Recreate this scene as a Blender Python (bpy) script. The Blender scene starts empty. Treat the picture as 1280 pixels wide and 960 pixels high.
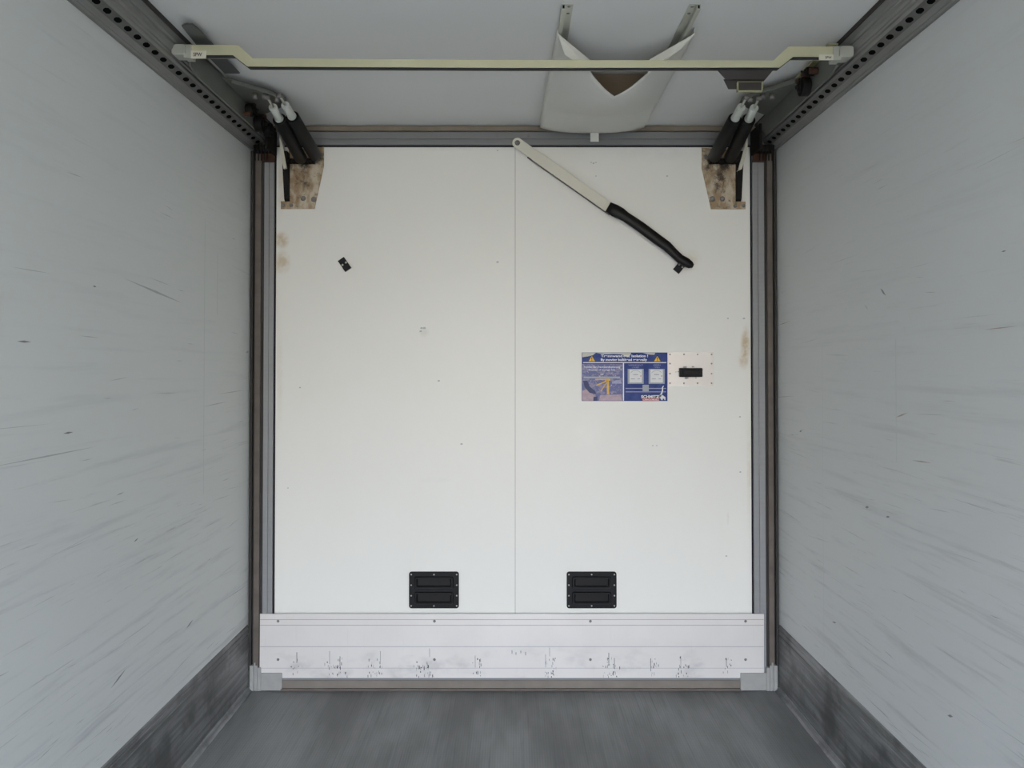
import bpy, bmesh, math, random
from mathutils import Vector, Matrix
R = math.radians
S = bpy.context.scene
COL = S.collection
rnd = random.Random(7)

# ------------------------------------------------------------------ camera, sky, exposure
F, PX, PY, PITCH, CZ = 995.0, 642.0, 440.0, 0.016, 1.515
cd = bpy.data.cameras.new('camera'); cam = bpy.data.objects.new('camera', cd); COL.objects.link(cam)
cd.sensor_fit = 'HORIZONTAL'; cd.sensor_width = 36.0; cd.lens = F * 36.0 / 1280.0
cd.shift_x = -(PX - 640) / 1280.0
cd.shift_y = (PY - 480) / 1280.0
cd.clip_start = 0.02
cam.location = (0, 0, CZ); cam.rotation_euler = (math.pi / 2 + PITCH, 0, 0)
S.camera = cam
S.view_settings.view_transform = 'Standard'; S.view_settings.look = 'None'
S.view_settings.gamma = 1.0; S.view_settings.use_curve_mapping = False
S.view_settings.exposure = 0.0
DOOR_Y = -3.2
W = bpy.data.worlds.new('sky'); S.world = W; W.use_nodes = True
bg = W.node_tree.nodes['Background']
bg.inputs[1].default_value = 16.6
_n = W.node_tree.nodes; _tc = _n.new('ShaderNodeTexCoord'); _sx = _n.new('ShaderNodeSeparateXYZ'); _cr = _n.new('ShaderNodeValToRGB')
W.node_tree.links.new(_tc.outputs['Generated'], _sx.inputs[0]); W.node_tree.links.new(_sx.outputs[2], _cr.inputs[0]); W.node_tree.links.new(_cr.outputs[0], bg.inputs[0])
_e = _cr.color_ramp.elements                # hazy warm horizon, brighter blue sky above
_e[0].position = 0.0; _e[0].color = (.36, .30, .21, 1); _e[1].position = .34; _e[1].color = (1.28, 1.56, 2.02, 1)
_m = _e.new(.14); _m.color = (.86, .87, .89, 1)
pl = bpy.data.lights.new('doorway_portal', 'AREA'); pl.shape = 'RECTANGLE'; pl.size = 2.46; pl.size_y = 2.64
pl.cycles.is_portal = True
po = bpy.data.objects.new('doorway_portal', pl); COL.objects.link(po)
po.location = (0, DOOR_Y, 1.32); po.rotation_euler = (R(90), 0, 0)

sd = bpy.data.lights.new('sun', 'SUN'); sd.energy = 3.0; sd.angle = R(1.0); sd.color = (1.0, .93, .82)
so = bpy.data.objects.new('sun', sd); COL.objects.link(so)
so.rotation_euler = Vector((-.75, -.35, -.62)).to_track_quat('-Z', 'Y').to_euler()
def at(px, py, Y):
    u = (px - PX) / F; v = (PY - py) / F
    dy = math.cos(PITCH) - v * math.sin(PITCH); dz = math.sin(PITCH) + v * math.cos(PITCH)
    k = Y / dy
    return Vector((u * k, Y, CZ + dz * k))
def at_z(px, py, z):                       # where the sight line meets height z
    u = (px - PX) / F; v = (PY - py) / F
    dy = math.cos(PITCH) - v * math.sin(PITCH); dz = math.sin(PITCH) + v * math.cos(PITCH)
    k = (z - CZ) / dz
    return Vector((u * k, dy * k, z))
def at_x(px, py, x):                       # where it meets a side wall
    u = (px - PX) / F; v = (PY - py) / F
    dy = math.cos(PITCH) - v * math.sin(PITCH); dz = math.sin(PITCH) + v * math.cos(PITCH)
    k = x / u
    return Vector((x, dy * k, CZ + dz * k))

# ------------------------------------------------------------------ materials
MATS = {}
class NT:
    def __init__(s, name):
        s.m = bpy.data.materials.new(name); s.m.use_nodes = True
        s.t = s.m.node_tree; s.b = s.t.nodes['Principled BSDF']; MATS[name] = s.m
        s.tc = s.t.nodes.new('ShaderNodeTexCoord').outputs['Object']
    def n(s, kind, **kw):
        x = s.t.nodes.new(kind)
        for k, v in kw.items(): setattr(x, k, v)
        return x
    def l(s, a, b): s.t.links.new(a, b)
    def put(s, sock, v):
        if hasattr(v, 'is_output'): s.l(v, sock)
        else: sock.default_value = v
    def math(s, op, a, b=0.0, clamp=False):
        x = s.n('ShaderNodeMath', operation=op, use_clamp=clamp); s.put(x.inputs[0], a); s.put(x.inputs[1], b); return x.outputs[0]
    def noise(s, scale=(1, 1, 1), sc=5.0, detail=4.0, rough=0.6, off=(0, 0, 0), rot=(0, 0, 0), dist=0.0):
        mp = s.n('ShaderNodeMapping'); mp.inputs['Scale'].default_value = scale; mp.inputs['Location'].default_value = off
        mp.inputs['Rotation'].default_value = rot
        s.l(s.tc, mp.inputs[0]); x = s.n('ShaderNodeTexNoise'); s.l(mp.outputs[0], x.inputs['Vector'])
        x.inputs['Scale'].default_value = sc; x.inputs['Detail'].default_value = detail; x.inputs['Roughness'].default_value = rough
        x.inputs['Distortion'].default_value = dist
        return x.outputs[0]
    def ramp(s, fac, lo, hi, a=0.0, b=1.0):
        x = s.n('ShaderNodeMapRange', interpolation_type='SMOOTHSTEP'); s.put(x.inputs[0], fac)
        for i, v in enumerate((lo, hi, a, b)): x.inputs[i + 1].default_value = v
        return x.outputs[0]
    def mix(s, fac, a, b):
        x = s.n('ShaderNodeMix', data_type='RGBA'); s.put(x.inputs[0], fac)
        for i, c in ((6, a), (7, b)):
            if isinstance(c, tuple): c = c if len(c) == 4 else c + (1,)
            s.put(x.inputs[i], c)
        return x.outputs[2]
    def blob(s, c, r, lo=1.0, hi=0.2):     # soft patch round a point of the object
        mp = s.n('ShaderNodeVectorMath', operation='SUBTRACT'); s.l(s.tc, mp.inputs[0]); mp.inputs[1].default_value = c
        d = s.n('ShaderNodeVectorMath', operation='DIVIDE'); s.l(mp.outputs[0], d.inputs[0]); d.inputs[1].default_value = r
        q = s.n('ShaderNodeVectorMath', operation='LENGTH'); s.l(d.outputs[0], q.inputs[0])
        return s.ramp(q.outputs['Value'], lo, hi)
    def done(s, col, rough=0.5, metal=0.0, spec=0.5, bump=None, bs=0.2, bd=0.01):
        if isinstance(col, tuple): col = col if len(col) == 4 else col + (1,)
        s.put(s.b.inputs['Base Color'], col); s.put(s.b.inputs['Roughness'], rough); s.b.inputs['Metallic'].default_value = metal
        s.b.inputs['Specular IOR Level'].default_value = spec
        if bump is not None:
            x = s.n('ShaderNodeBump'); x.inputs['Strength'].default_value = bs; x.inputs['Distance'].default_value = bd
            s.l(bump, x.inputs['Height']); s.l(x.outputs[0], s.b.inputs['Normal'])
        return s.m

def simple(name, col, rough=0.5, metal=0.0, var=0.12, sc=30.0, stretch=(1, 1, 1), spec=0.5):
    t = NT(name); c2 = tuple(x * (1 - var) for x in col); c1 = tuple(min(1, x * (1 + var)) for x in col)
    return t.done(t.mix(t.noise(stretch, sc), c2, c1), rough, metal, spec)

def wall_mat(name, seed, base, scuff, amount):
    t = NT(name)
    big = t.noise((1, .35, 1), 1.3, 3, .5, (seed, 0, 0))
    st = t.noise((1, .7, 14), 2.2, 6, .65, (seed, 2, 0), (0.05, 0, 0), .3)
    fine = t.noise((1, 1.2, 60), 2.0, 5, .7, (seed, 5, 0), (0.02, 0, 0), .2)
    low = t.ramp(t.n('ShaderNodeSeparateXYZ').outputs[2], 1.9, 0.3, .25, 1.0)
    sep = [n for n in t.t.nodes if n.type == 'SEPXYZ'][0]; t.l(t.tc, sep.inputs[0])
    k = t.math('MULTIPLY', t.ramp(st, .50, .74), low)
    k = t.math('MULTIPLY', k, amount)
    k2 = t.math('MULTIPLY', t.math('MULTIPLY', t.ramp(fine, .60, .72), t.ramp(big, .35, .6)), low)
    k2 = t.math('MULTIPLY', k2, amount * 1.1)
    c = t.mix(t.ramp(big, .3, .7, 0, .5), base, tuple(x * .93 for x in base))
    c = t.mix(k, c, scuff); c = t.mix(k2, c, tuple(x * .6 for x in scuff))
    return t.done(c, .55, 0, .35, t.noise((1, 3, 3), 30, 3), .05, .003)

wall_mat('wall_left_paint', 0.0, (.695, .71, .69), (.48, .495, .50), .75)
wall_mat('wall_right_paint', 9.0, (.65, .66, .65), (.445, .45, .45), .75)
simple('scratch_dark', (.22, .22, .23), .6); simple('scratch_soft', (.44, .45, .45), .6); simple('scratch_brown', (.38, .32, .28), .6); simple('joint_faint', (.56, .575, .56), .6)
t = NT('ceiling_paint'); big = t.noise((.4, 1, 1), 1.6, 3)
t.done(t.mix(big, (.70, .70, .68), (.73, .73, .715)), .6, 0, .3, t.noise((1, 1, 1), 60, 2), .04, .002)
t = NT('floor_plate')
b1 = t.noise((1, .25, 1), 2.4, 4, .6); b2 = t.noise((30, .5, 1), 3.0, 5, .7)
ch = t.n('ShaderNodeTexChecker'); mp = t.n('ShaderNodeMapping'); t.l(t.tc, mp.inputs[0]); t.l(mp.outputs[0], ch.inputs[0])
mp.inputs['Rotation'].default_value = (0, 0, R(45)); ch.inputs['Scale'].default_value = 140
c = t.mix(t.ramp(b1, .35, .68), (.155, .152, .145), (.27, .268, .26)); c = t.mix(t.math('MULTIPLY', t.ramp(b2, .5, .7), .5), c, (.10, .10, .10))
c = t.mix(t.math('MULTIPLY', ch.outputs[1], .22), c, (.08, .08, .08))
t.done(c, t.ramp(b1, .3, .7, .62, .45), 0, .4, ch.outputs[1], .15, .002)
t = NT('kick_rail'); st = t.noise((1, .5, 12), 4, 6, .7); b = t.noise((1, 1, 1), 5, 4)
c = t.mix(t.ramp(st, .35, .7), (.14, .14, .14), (.29, .29, .29)); c = t.mix(t.math('MULTIPLY', t.ramp(b, .45, .65), .75), c, (.075, .075, .075))
t.done(c, .45, .3, .5)
t = NT('panel_white')
c = t.mix(t.noise((1, 1, .3), 2.0, 3), (.80, .775, .715), (.83, .81, .765))
nz = t.noise((1, 1, 1), 26, 4)
for (px, py, rx, rz, k, colr) in [(352, 300, .045, .05, .75, (.50, .33, .14)), (353, 328, .05, .07, .6, (.52, .36, .16)), (351, 230, .03, .2, .35, (.60, .48, .30)),
        (932, 432, .03, .11, .8, (.48, .33, .15)), (929, 450, .03, .06, .55, (.5, .36, .18)), (910, 648, .008, .04, .35, (.6, .52, .4)), (936, 590, .015, .3, .25, (.6, .45, .3)),
        (350, 470, .02, .3, .22, (.6, .5, .35)), (530, 415, .03, .03, .25, (.5, .5, .46)), (545, 600, .10, .02, .12, (.6, .6, .6)),
        (690, 470, .16, .10, .12, (.92, .9, .84)), (735, 540, .10, .13, .2, (.92, .9, .84)), (815, 190, .3, .06, .15, (.55, .57, .6)), (865, 322, .05, .05, .25, (.6, .5, .25))]:  # two palest patches at the centre: doorway sheen put into the colour
    p = at(px, py, 3.75); m = t.blob(tuple(p), (rx, 1.0, rz))
    c = t.mix(t.math('MULTIPLY', t.math('MULTIPLY', m, t.ramp(nz, .35, .6, .35, 1.0)), k), c, colr)
t.done(c, .38, 0, .45, t.noise((1, 1, 1), 14, 2), .03, .004)
simple('aluminium_frame', (.265, .265, .268), .5, .2, .10, 12, (1, 1, 6))
simple('aluminium_header', (.205, .205, .208), .5, .2, .10, 12, (.2, 1, 1))
simple('aluminium_rail', (.21, .21, .20), .5, .3, .3, 9, (1, .4, 1)); simple('rail_strip', (.125, .123, .115), .55, .2, .5, 30, (1, .6, 1))
simple('rail_bore', (.006, .006, .006), .9, spec=.1)  # near-black colour stands in for shade inside the hollow rail
t = NT('kick_plate'); b = t.noise((1, 1, 1), 5, 4); v = t.noise((40, 1, 2), 3, 4)
c = t.mix(b, (.70, .655, .62), (.78, .74, .705)); sp = t.n('ShaderNodeSeparateXYZ'); t.l(t.tc, sp.inputs[0])
g = t.math('MULTIPLY', t.ramp(t.noise((1.2, 1, 2), 3.4, 5), .52, .72), t.ramp(sp.outputs[2], .26, .10))
c = t.mix(t.math('MULTIPLY', g, .55), c, (.40, .38, .38)); c = t.mix(t.math('MULTIPLY', t.ramp(v, .6, .75), .15), c, (.5, .5, .5))
t.done(c, .34, .15, .5)
simple('groove_grey', (.40, .39, .40), .5); simple('scuff_black', (.05, .05, .055), .6, 0, .4, 200); simple('scuff_grey', (.30, .29, .29), .6, 0, .3, 200)
simple('rubber_brown', (.12, .098, .082), .7, 0, .45, 7, (1, 1, 2)); simple('rubber_dark', (.028, .025, .023), .75, 0, .3, 9)
simple('sealing_strip', (.20, .172, .145), .8, 0, .25, 10, (1, 1, 1)); simple('foam_beige', (.22, .18, .14), .9, 0, .25, 8)
simple('corner_grey', (.33, .32, .30), .6, 0, .15, 25); simple('outline_dark', (.016, .013, .019), .8, spec=.15)
simple('plastic_black', (.011, .011, .012), .5, 0, .1, 50, spec=.18); simple('grip_black', (.010, .009, .0085), .45, 0, .2, 30, spec=.2)
simple('screw_steel', (.55, .53, .48), .35, .7); simple('screw_dull', (.22, .21, .20), .5, .4)
simple('zinc_yellow', (.55, .535, .37), .36, .4, .12, 7, (1, 3, 1), spec=.3); simple('zinc_grey', (.46, .47, .42), .36, .5, .12, 10)
simple('bar_cream', (.66, .63, .53), .5, .05, .08, 9); simple('bar_edge', (.10, .09, .09), .6)
t = NT('bracket_steel'); b = t.noise((1, 1, 1), 30, 6, .7); b2 = t.noise((1.5, 1, .8), 16, 5, .6, (3, 0, 1))
c = t.mix(t.ramp(b2, .36, .60), (.56, .48, .37), (.33, .23, .135)); c = t.mix(t.math('MULTIPLY', t.ramp(b, .52, .66), .8), c, (.13, .085, .055))
streak = t.ramp(t.noise((1, 1, .12), 70, 4, .6, (7, 0, 0)), .50, .64)
for (px, py, rx, rz, k) in [(383, 205, .05, .035, 1.0), (366, 205, .05, .05, .8), (400, 196, .03, .03, .9), (886, 205, .05, .04, 1.0), (905, 205, .06, .05, 1.0), (900, 225, .05, .09, .9), (381, 225, .04, .06, .55)]:
    c = t.mix(t.math('MULTIPLY', t.math('MULTIPLY', t.blob(tuple(at(px, py, 3.743)), (rx, 1.0, rz)), t.math('MAXIMUM', streak, t.ramp(b, .42, .58))), k), c, (.035, .024, .017))
t.done(c, .55, .2)
simple('carriage_steel', (.15, .155, .138), .5, .3, .2, 9); simple('carriage_edge', (.42, .40, .24), .45, .35, .2, 14)
simple('greasy_black', (.008, .007, .0065), .6, 0, .5, 40, spec=.15); simple('rusty', (.065, .030, .019), .75, .0, .7, 60, spec=.2)
simple('strut_black', (.008, .008, .008), .45, 0, .1, 20, spec=.15); simple('strut_silver', (.62, .64, .60), .4, .25, .08, 20)
simple('canvas_white', (.66, .65, .60), .8, 0, .05, 3); simple('canvas_lit', (.78, .77, .70), .8, 0, .04, 4); simple('lining_brown', (.13, .10, .07), .9, 0, .3, 12)
simple('sticker_cream', (.62, .60, .50), .5); simple('tongue_grey', (.075, .077, .08), .45, .2)
t = NT('sign_blue'); b = t.noise((1, 1, 1), 20, 4)
t.done(t.mix(t.ramp(b, .35, .7), (.028, .050, .20), (.055, .082, .26)), .5, 0, .2)
t = NT('sign_worn'); b = t.noise((1, 1, 1.4), 45, 5); b2 = t.noise((1, 1, 1), 90, 3, .6, (4, 0, 0))
c = t.mix(t.ramp(b, .48, .62), (.12, .13, .30), (.27, .24, .36)); c = t.mix(t.ramp(b2, .62, .7), c, (.50, .44, .48)); t.done(c, .5)
simple('sign_white', (.80, .80, .84), .5, 0, .05); simple('sign_pale', (.74, .73, .72), .5, 0, .05); simple('sign_grey', (.36, .38, .42), .5)
simple('sign_yellow', (.80, .48, .05), .5, 0, .15, 60); simple('sign_red', (.62, .10, .11), .5); simple('sign_ink', (.02, .02, .025), .5)
simple('sign_pink', (.45, .33, .38), .5, 0, .4, 60); simple('sign_lilac', (.33, .34, .50), .5, 0, .2, 60); simple('sign_bare', (.58, .55, .47), .6, 0, .15, 60); simple('sign_navy', (.02, .03, .12), .5)
t = NT('latch_plate'); t.done(t.mix(t.noise((1, 1, 1), 12, 4), (.66, .60, .55), (.76, .71, .67)), .32, .25)
t = NT('yard_concrete'); t.done(t.mix(t.noise((1, 1, 1), .5, 4), (.15, .115, .07), (.21, .165, .105)), .9)
simple('lorry_outside', (.6, .6, .6), .5)

# ------------------------------------------------------------------ mesh builder
class MB:
    def __init__(s): s.bm = bmesh.new(); s.mi = 0
    def face(s, pts):
        try: f = s.bm.faces.new([s.bm.verts.new(p) for p in pts]); f.material_index = s.mi
        except ValueError: pass
        return s
    def box(s, a, b):
        x0, y0, z0 = a; x1, y1, z1 = b
        v = [s.bm.verts.new(p) for p in ((x0, y0, z0), (x1, y0, z0), (x1, y1, z0), (x0, y1, z0), (x0, y0, z1), (x1, y0, z1), (x1, y1, z1), (x0, y1, z1))]
        for q in ((0, 3, 2, 1), (4, 5, 6, 7), (0, 1, 5, 4), (1, 2, 6, 5), (2, 3, 7, 6), (3, 0, 4, 7)):
            f = s.bm.faces.new([v[i] for i in q]); f.material_index = s.mi
        return s
    def prism(s, pts, ext):                # closed outline swept along a vector
        ext = Vector(ext); a = [s.bm.verts.new(p) for p in pts]; b = [s.bm.verts.new(Vector(p) + ext) for p in pts]; n = len(a)
        fs = [s.bm.faces.new(a), s.bm.faces.new(b[::-1])]
        for i in range(n): fs.append(s.bm.faces.new((a[i], b[i], b[(i + 1) % n], a[(i + 1) % n])))
        for f in fs: f.material_index = s.mi
        return s
    def tube(s, p0, p1, r0, r1=None, n=20, cap=True, smooth=True):
        p0 = Vector(p0); p1 = Vector(p1); r1 = r0 if r1 is None else r1
        q = (p1 - p0).to_track_quat('Z', 'Y'); ra, rb = [], []
        for i in range(n):
            a = 2 * math.pi * i / n; d = q @ Vector((math.cos(a), math.sin(a), 0))
            ra.append(s.bm.verts.new(p0 + d * r0)); rb.append(s.bm.verts.new(p1 + d * r1))
        for i in range(n):
            f = s.bm.faces.new((ra[i], ra[(i + 1) % n], rb[(i + 1) % n], rb[i])); f.material_index = s.mi; f.smooth = smooth
        if cap:
            for q in (ra[::-1], rb): f = s.bm.faces.new(q); f.material_index = s.mi
        return s
    def dome(s, c, r, axis=(0, -1, 0), h=.5, n=10):   # screw or rivet head
        c = Vector(c); q = Vector(axis).to_track_quat('Z', 'Y'); prev = None
        for (k, z) in ((1, 0), (.85, h * .6), (.5, h * .9)):
            ring = [s.bm.verts.new(c + q @ Vector((math.cos(6.2832 * i / n) * r * k, math.sin(6.2832 * i / n) * r * k, z * r))) for i in range(n)]
            if prev:
                for i in range(n): f = s.bm.faces.new((prev[i], prev[(i + 1) % n], ring[(i + 1) % n], ring[i])); f.material_index = s.mi; f.smooth = True
            prev = ring
        f = s.bm.faces.new(prev); f.material_index = s.mi
        return s
    def build(s, name, mats, parent=None, bevel=0.0, seg=2, recalc=True):
        if recalc: bmesh.ops.recalc_face_normals(s.bm, faces=s.bm.faces)
        me = bpy.data.meshes.new(name); s.bm.to_mesh(me); s.bm.free()
        for m in (mats if isinstance(mats, (list, tuple)) else [mats]): me.materials.append(MATS[m])
        o = bpy.data.objects.new(name, me); COL.objects.link(o)
        if bevel:
            b = o.modifiers.new('edge', 'BEVEL'); b.width = bevel; b.segments = seg; b.limit_method = 'ANGLE'; b.angle_limit = R(40)
        if parent: adopt(o, parent)
        return o
def adopt(o, parent):                      # child keeps its place
    o.parent = parent; o.matrix_parent_inverse = Matrix.Translation(-parent.location)
def tag(o, label, cat, group=None):
    o['label'] = label; o['category'] = cat
    if group: o['group'] = group
    return o
def empty(name, loc, label, cat, group=None):
    o = bpy.data.objects.new(name, None); COL.objects.link(o); o.location = loc; o.empty_display_size = .1
    return tag(o, label, cat, group)
def struct(o): o['kind'] = 'structure'; return o
def rrect(x0, x1, z0, z1, y, r, n=5):      # rounded outline facing the viewer
    pts = []
    for (cx, cz, a0) in ((x1 - r, z1 - r, 0), (x0 + r, z1 - r, 90), (x0 + r, z0 + r, 180), (x1 - r, z0 + r, 270)):
        for i in range(n + 1):
            a = R(a0 + 90 * i / n); pts.append(Vector((cx + r * math.cos(a), y, cz + r * math.sin(a))))
    return pts

# ------------------------------------------------------------------ the trailer body
HW, HT, YB = 1.235, 2.64, 4.3
struct(MB().box((-HW - .06, DOOR_Y, -.06), (HW + .06, YB, 0)).build('floor', 'floor_plate'))
struct(MB().box((-HW - .06, DOOR_Y, HT), (HW + .06, YB, HT + .06)).build('ceiling', 'ceiling_paint'))
struct(MB().box((-HW - .06, YB, -.06), (HW + .06, YB + .06, HT + .06)).build('wall_front', 'ceiling_paint'))
struct(MB().box((-40, -60, -1.3), (40, 20, -1.25)).build('ground', 'yard_concrete'))
def wall(side):
    w = MB(); x = side * HW
    w.box((min(x, x + side * .06), DOOR_Y, 0), (max(x, x + side * .06), YB, HT))
    xi = x - side * .0006
    def mark(y, z, ln, th, sl, mi):
        w.mi = mi; dy, dz = ln / 2, ln / 2 * sl
        w.face([(xi, y - dy, z - dz), (xi, y, z - th), (xi, y + dy, z + dz), (xi, y, z + th)])
    for i in range(90):
        z = .34 + 1.8 * rnd.random() ** 1.8
        mark(1.3 + 2.35 * rnd.random(), z, .05 + .28 * rnd.random() ** 2, .0006 + .0007 * rnd.random(), rnd.uniform(-.10, .10), 2 if rnd.random() < .93 else 1)
    pts = ([((148, 848), .10, .005, .25, 1), ((237, 780), .07, .005, .2, 1), ((85, 541), .05, .004, 0, 1), ((30, 427), .06, .004, 0, 1), ((170, 675), .03, .004, .2, 1),
            ((290, 490), .35, .0025, .02, 2), ((270, 505), .3, .0025, .03, 2), ((195, 365), .45, .006, -.1, 2), ((60, 570), .5, .003, 0, 2), ((118, 358), .02, .004, 0, 1), ((309, 440), .045, .009, .1, 2)]
           if side < 0 else
           [((1104, 365), .04, .008, .7, 1), ((1083, 384), .03, .004, .7, 2), ((1152, 577), .12, .003, -.05, 3), ((1127, 519), .08, .004, -.25, 3), ((1001, 539), .03, .006, -.2, 1),
            ((1084, 634), .03, .007, -.2, 1), ((1110, 646), .03, .005, -.2, 1), ((1188, 895), .03, .006, -.3, 1), ((1250, 410), .14, .002, -.02, 3), ((1043, 778), .04, .005, -.2, 1), ((1255, 314), .02, .003, 0, 1)])
    for ((px, py), ln, th, sl, mi) in pts:
        p = at_x(px, py, x); mark(p.y, p.z, ln, th * .7, sl, mi)
    w.mi = 4
    for (px, z0, z1, hw) in ([(255, 1.0, 2.1, .002), (271, 1.72, 1.98, .0022)] if side < 0 else [(1028, .35, 1.6, .0015), (1120, 1.2, 1.6, .002)]):
        y = at_x(px, 456, x).y; w.face([(xi, y - hw, z0), (xi, y + hw, z0), (xi, y + hw, z1), (xi, y - hw, z1)])
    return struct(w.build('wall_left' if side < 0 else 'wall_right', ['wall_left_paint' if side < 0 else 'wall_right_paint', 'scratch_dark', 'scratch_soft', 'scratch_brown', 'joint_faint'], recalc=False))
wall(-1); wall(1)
def sweep_y(w, prof, side, y0, y1):        # closed section (inset from wall, height) run along the trailer
    pts = [(side * (HW - a), y0, z) for a, z in prof]
    w.prism(pts, (0, y1 - y0, 0))
YE = 3.712
for side in (-1, 1):
    w = MB()
    sweep_y(w, [(0, 0), (.024, 0), (.024, .004), (.015, .011), (.007, .024), (.004, .026), (.004, .032), (.006, .034), (.006, .262), (.003, .264), (.003, .270), (.006, .272),
                (.006, .286), (.003, .288), (.003, .292), (.005, .294), (.004, .306), (0, .310)], side, DOOR_Y, YE)
    struct(w.build('baseboard_left' if side < 0 else 'baseboard_right', 'kick_rail'))

# perforated rails in the corners under the ceiling
def ceiling_rail(side, label):
    e = empty('ceiling_rail', (side * (HW - .05), 1.5, HT - .06), label, 'rail', 'perforated ceiling rails')
    P = lambda a, b, y: Vector((side * (HW - a), y, HT - b))
    y0, y1 = DOOR_Y, YE
    w = MB()
    for prof in ([(.0008, .112), (.0008, .118), (.012, .118), (.016, .112), (.020, .112), (.024, .108), (.036, .101), (.030, .094)],
                 [(.064, .086), (.070, .078), (.070, .070), (.074, .066), (.074, .060), (.080, .054), (.083, .044), (.087, .042), (.087, .034), (.094, .030), (.099, .012), (.099, .001), (.090, .001), (.060, .080)]):
        w.prism([P(a, b, y0) for a, b in prof], (0, y1 - y0, 0))
    w.build('profile', 'aluminium_rail', e)
    # strip with a row of openings, channel behind coloured near-black for the shade in them
    w = MB(); a0, b0, a1, b1 = .0355, .1005, .0645, .0855
    q = lambda u, y: P(a0 + (a1 - a0) * u, b0 + (b1 - b0) * u, y)
    w.face([q(0, y0), q(0, .60), q(1, .60), q(1, y0)])
    y = .60; st = .062
    while y < y1 - st:
        u0, u1, h0, h1 = .22, .78, y + .014, y + .048
        hole = [(u0, h0 + .008), (u0, h1 - .008), (u0 + .18, h1), (u1 - .18, h1), (u1, h1 - .008), (u1, h0 + .008), (u1 - .18, h0), (u0 + .18, h0)]
        w.face([q(0, y), q(0, y + st), q(*hole[1]), q(*hole[0])]); w.face([q(0, y + st), q(*hole[2]), q(*hole[1])])
        w.face([q(0, y + st), q(1, y + st), q(*hole[3]), q(*hole[2])]); w.face([q(1, y + st), q(*hole[4]), q(*hole[3])])
        w.face([q(1, y + st), q(1, y), q(*hole[5]), q(*hole[4])]); w.face([q(1, y), q(*hole[6]), q(*hole[5])])
        w.face([q(1, y), q(0, y), q(*hole[7]), q(*hole[6])]); w.face([q(0, y), q(*hole[0]), q(*hole[7])])
        y += st
    w.face([q(0, y), q(0, y1), q(1, y1), q(1, y)])
    w.build('perforated_strip', 'rail_strip', e)
    w = MB(); w.prism([P(a, b, y0) for a, b in ((.012, .100), (.030, .092), (.056, .079), (.060, .03), (.002, .03), (.002, .10))], (0, y1 - y0, 0)); w.build('channel', 'rail_bore', e)
    w = MB(); w.prism([P(a, b, y0) for a, b in ((.0995, .001), (.0995, .012), (.104, .012), (.108, .001))], (0, y1 - y0, 0)); w.build('gasket', 'rubber_dark', e)
ceiling_rail(-1, 'grey perforated rail under the ceiling, left one of the pair')
ceiling_rail(1, 'grey perforated rail under the ceiling, right one of the pair')

# ------------------------------------------------------------------ bulkhead partition
YP = 3.75
bk = empty('bulkhead_partition', (0, YP, 0), 'white insulated bulkhead closing off the trailer, with grey frame and kick plate', 'partition')
def X(px, Y=YP, py=470): return at(px, py, Y).x
def Z(py, Y=YP): return at(640, py, Y).z
xs, zt, zb = X(644), Z(184), Z(790)
xl, xr = X(344.5), X(938.5)
for (a, b) in ((xl, xs - .0012), (xs + .0012, xr)):
    w = MB(); w.box((a, YP, zb), (b, YP + .06, zt))
    w.mi = 1
    for (px, py, r) in ((527, 410, .005), (530.5, 410, .006), (526, 414, .005), (622, 327.5, .005), (375, 484.5, .004), (548.5, 476, .005), (577, 555, .005), (739, 203, .003), (745, 203, .003), (834, 220, .004), (745, 220, .003),
                        (742, 204, .004), (925, 521, .004), (925.5, 590, .004), (908, 695, .004), (816, 557, .003), (821, 557, .003), (930, 398, .005), (910, 398, .004), (622, 188, .003), (345, 262, .003), (360, 610, .003)):
        p = at(px, py, YP - .0005)
        if a < p.x < b: w.face([p + Vector((r * math.cos(k * .785) * (1 + .3 * (k % 3)), 0, r * .8 * math.sin(k * .785))) for k in range(8)])
    w.build('panel', ['panel_white', 'scratch_soft'], bk, recalc=False)
MB().box((xs - .0012, YP + .004, zb), (xs + .0012, YP + .05, zt)).build('seam', 'groove_grey', bk)
w = MB()
for a, b in ((xl - .007, xl), (xr, xr + .007)): w.box((a, YP - .002, zb), (b, YP + .05, zt + .006))
w.box((xl, YP - .002, zt), (xr, YP + .05, zt + .007))
w.build('panel_gasket', 'outline_dark', bk)
YF = 3.732
def frame_side(side):
    w = MB()
    a, b, g = (X(328, YF), xl - .007, X(336, YF)) if side < 0 else (xr + .007, X(957.5, YF), X(948, YF))
    z0, z1 = Z(846, YF), Z(175, YF)
    segs = [(a, g - .003, YF), (g - .003, g + .003, YF + .006), (g + .003, b, YF + .002)] if side < 0 else [(a, g - .003, YF + .002), (g - .003, g + .003, YF + .006), (g + .003, b, YF)]
    for (p, q, y) in segs: w.box((p, y, z0), (q, YP + .06, z1))
    w.build('frame_post', 'aluminium_frame', bk)
frame_side(-1); frame_side(1)
w = MB(); x0, x1 = X(338, YF), X(944, YF)
w.box((x0, YF, Z(173.5, YF)), (x1, YP + .06, Z(165, YF))); w.box((x0, YF + .008, Z(175.5, YF)), (x1, YP + .06, Z(173.5, YF))); w.box((x0, YF + .002, zt + .007), (x1, YP + .06, Z(175.5, YF)))
w.mi = 1
for px, py in ((622, 170), (660, 170), (740, 174)): w.dome(at(px, py, YF), .006)
w.build('header', ['aluminium_header', 'screw_dull'], bk)
w = MB(); n = 40
top = [Vector((x0 + (x1 - x0) * i / n, YF - .012, HT - .002 - .004 * rnd.random())) for i in range(n + 1)]
bot = [Vector((x1 - (x1 - x0) * i / n, YF - .012, Z(164.5, YF) + .002 * rnd.random())) for i in range(n + 1)]
w.prism(top + bot, (0, .05, 0)); w.build('foam_seal', 'foam_beige', bk)
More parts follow.
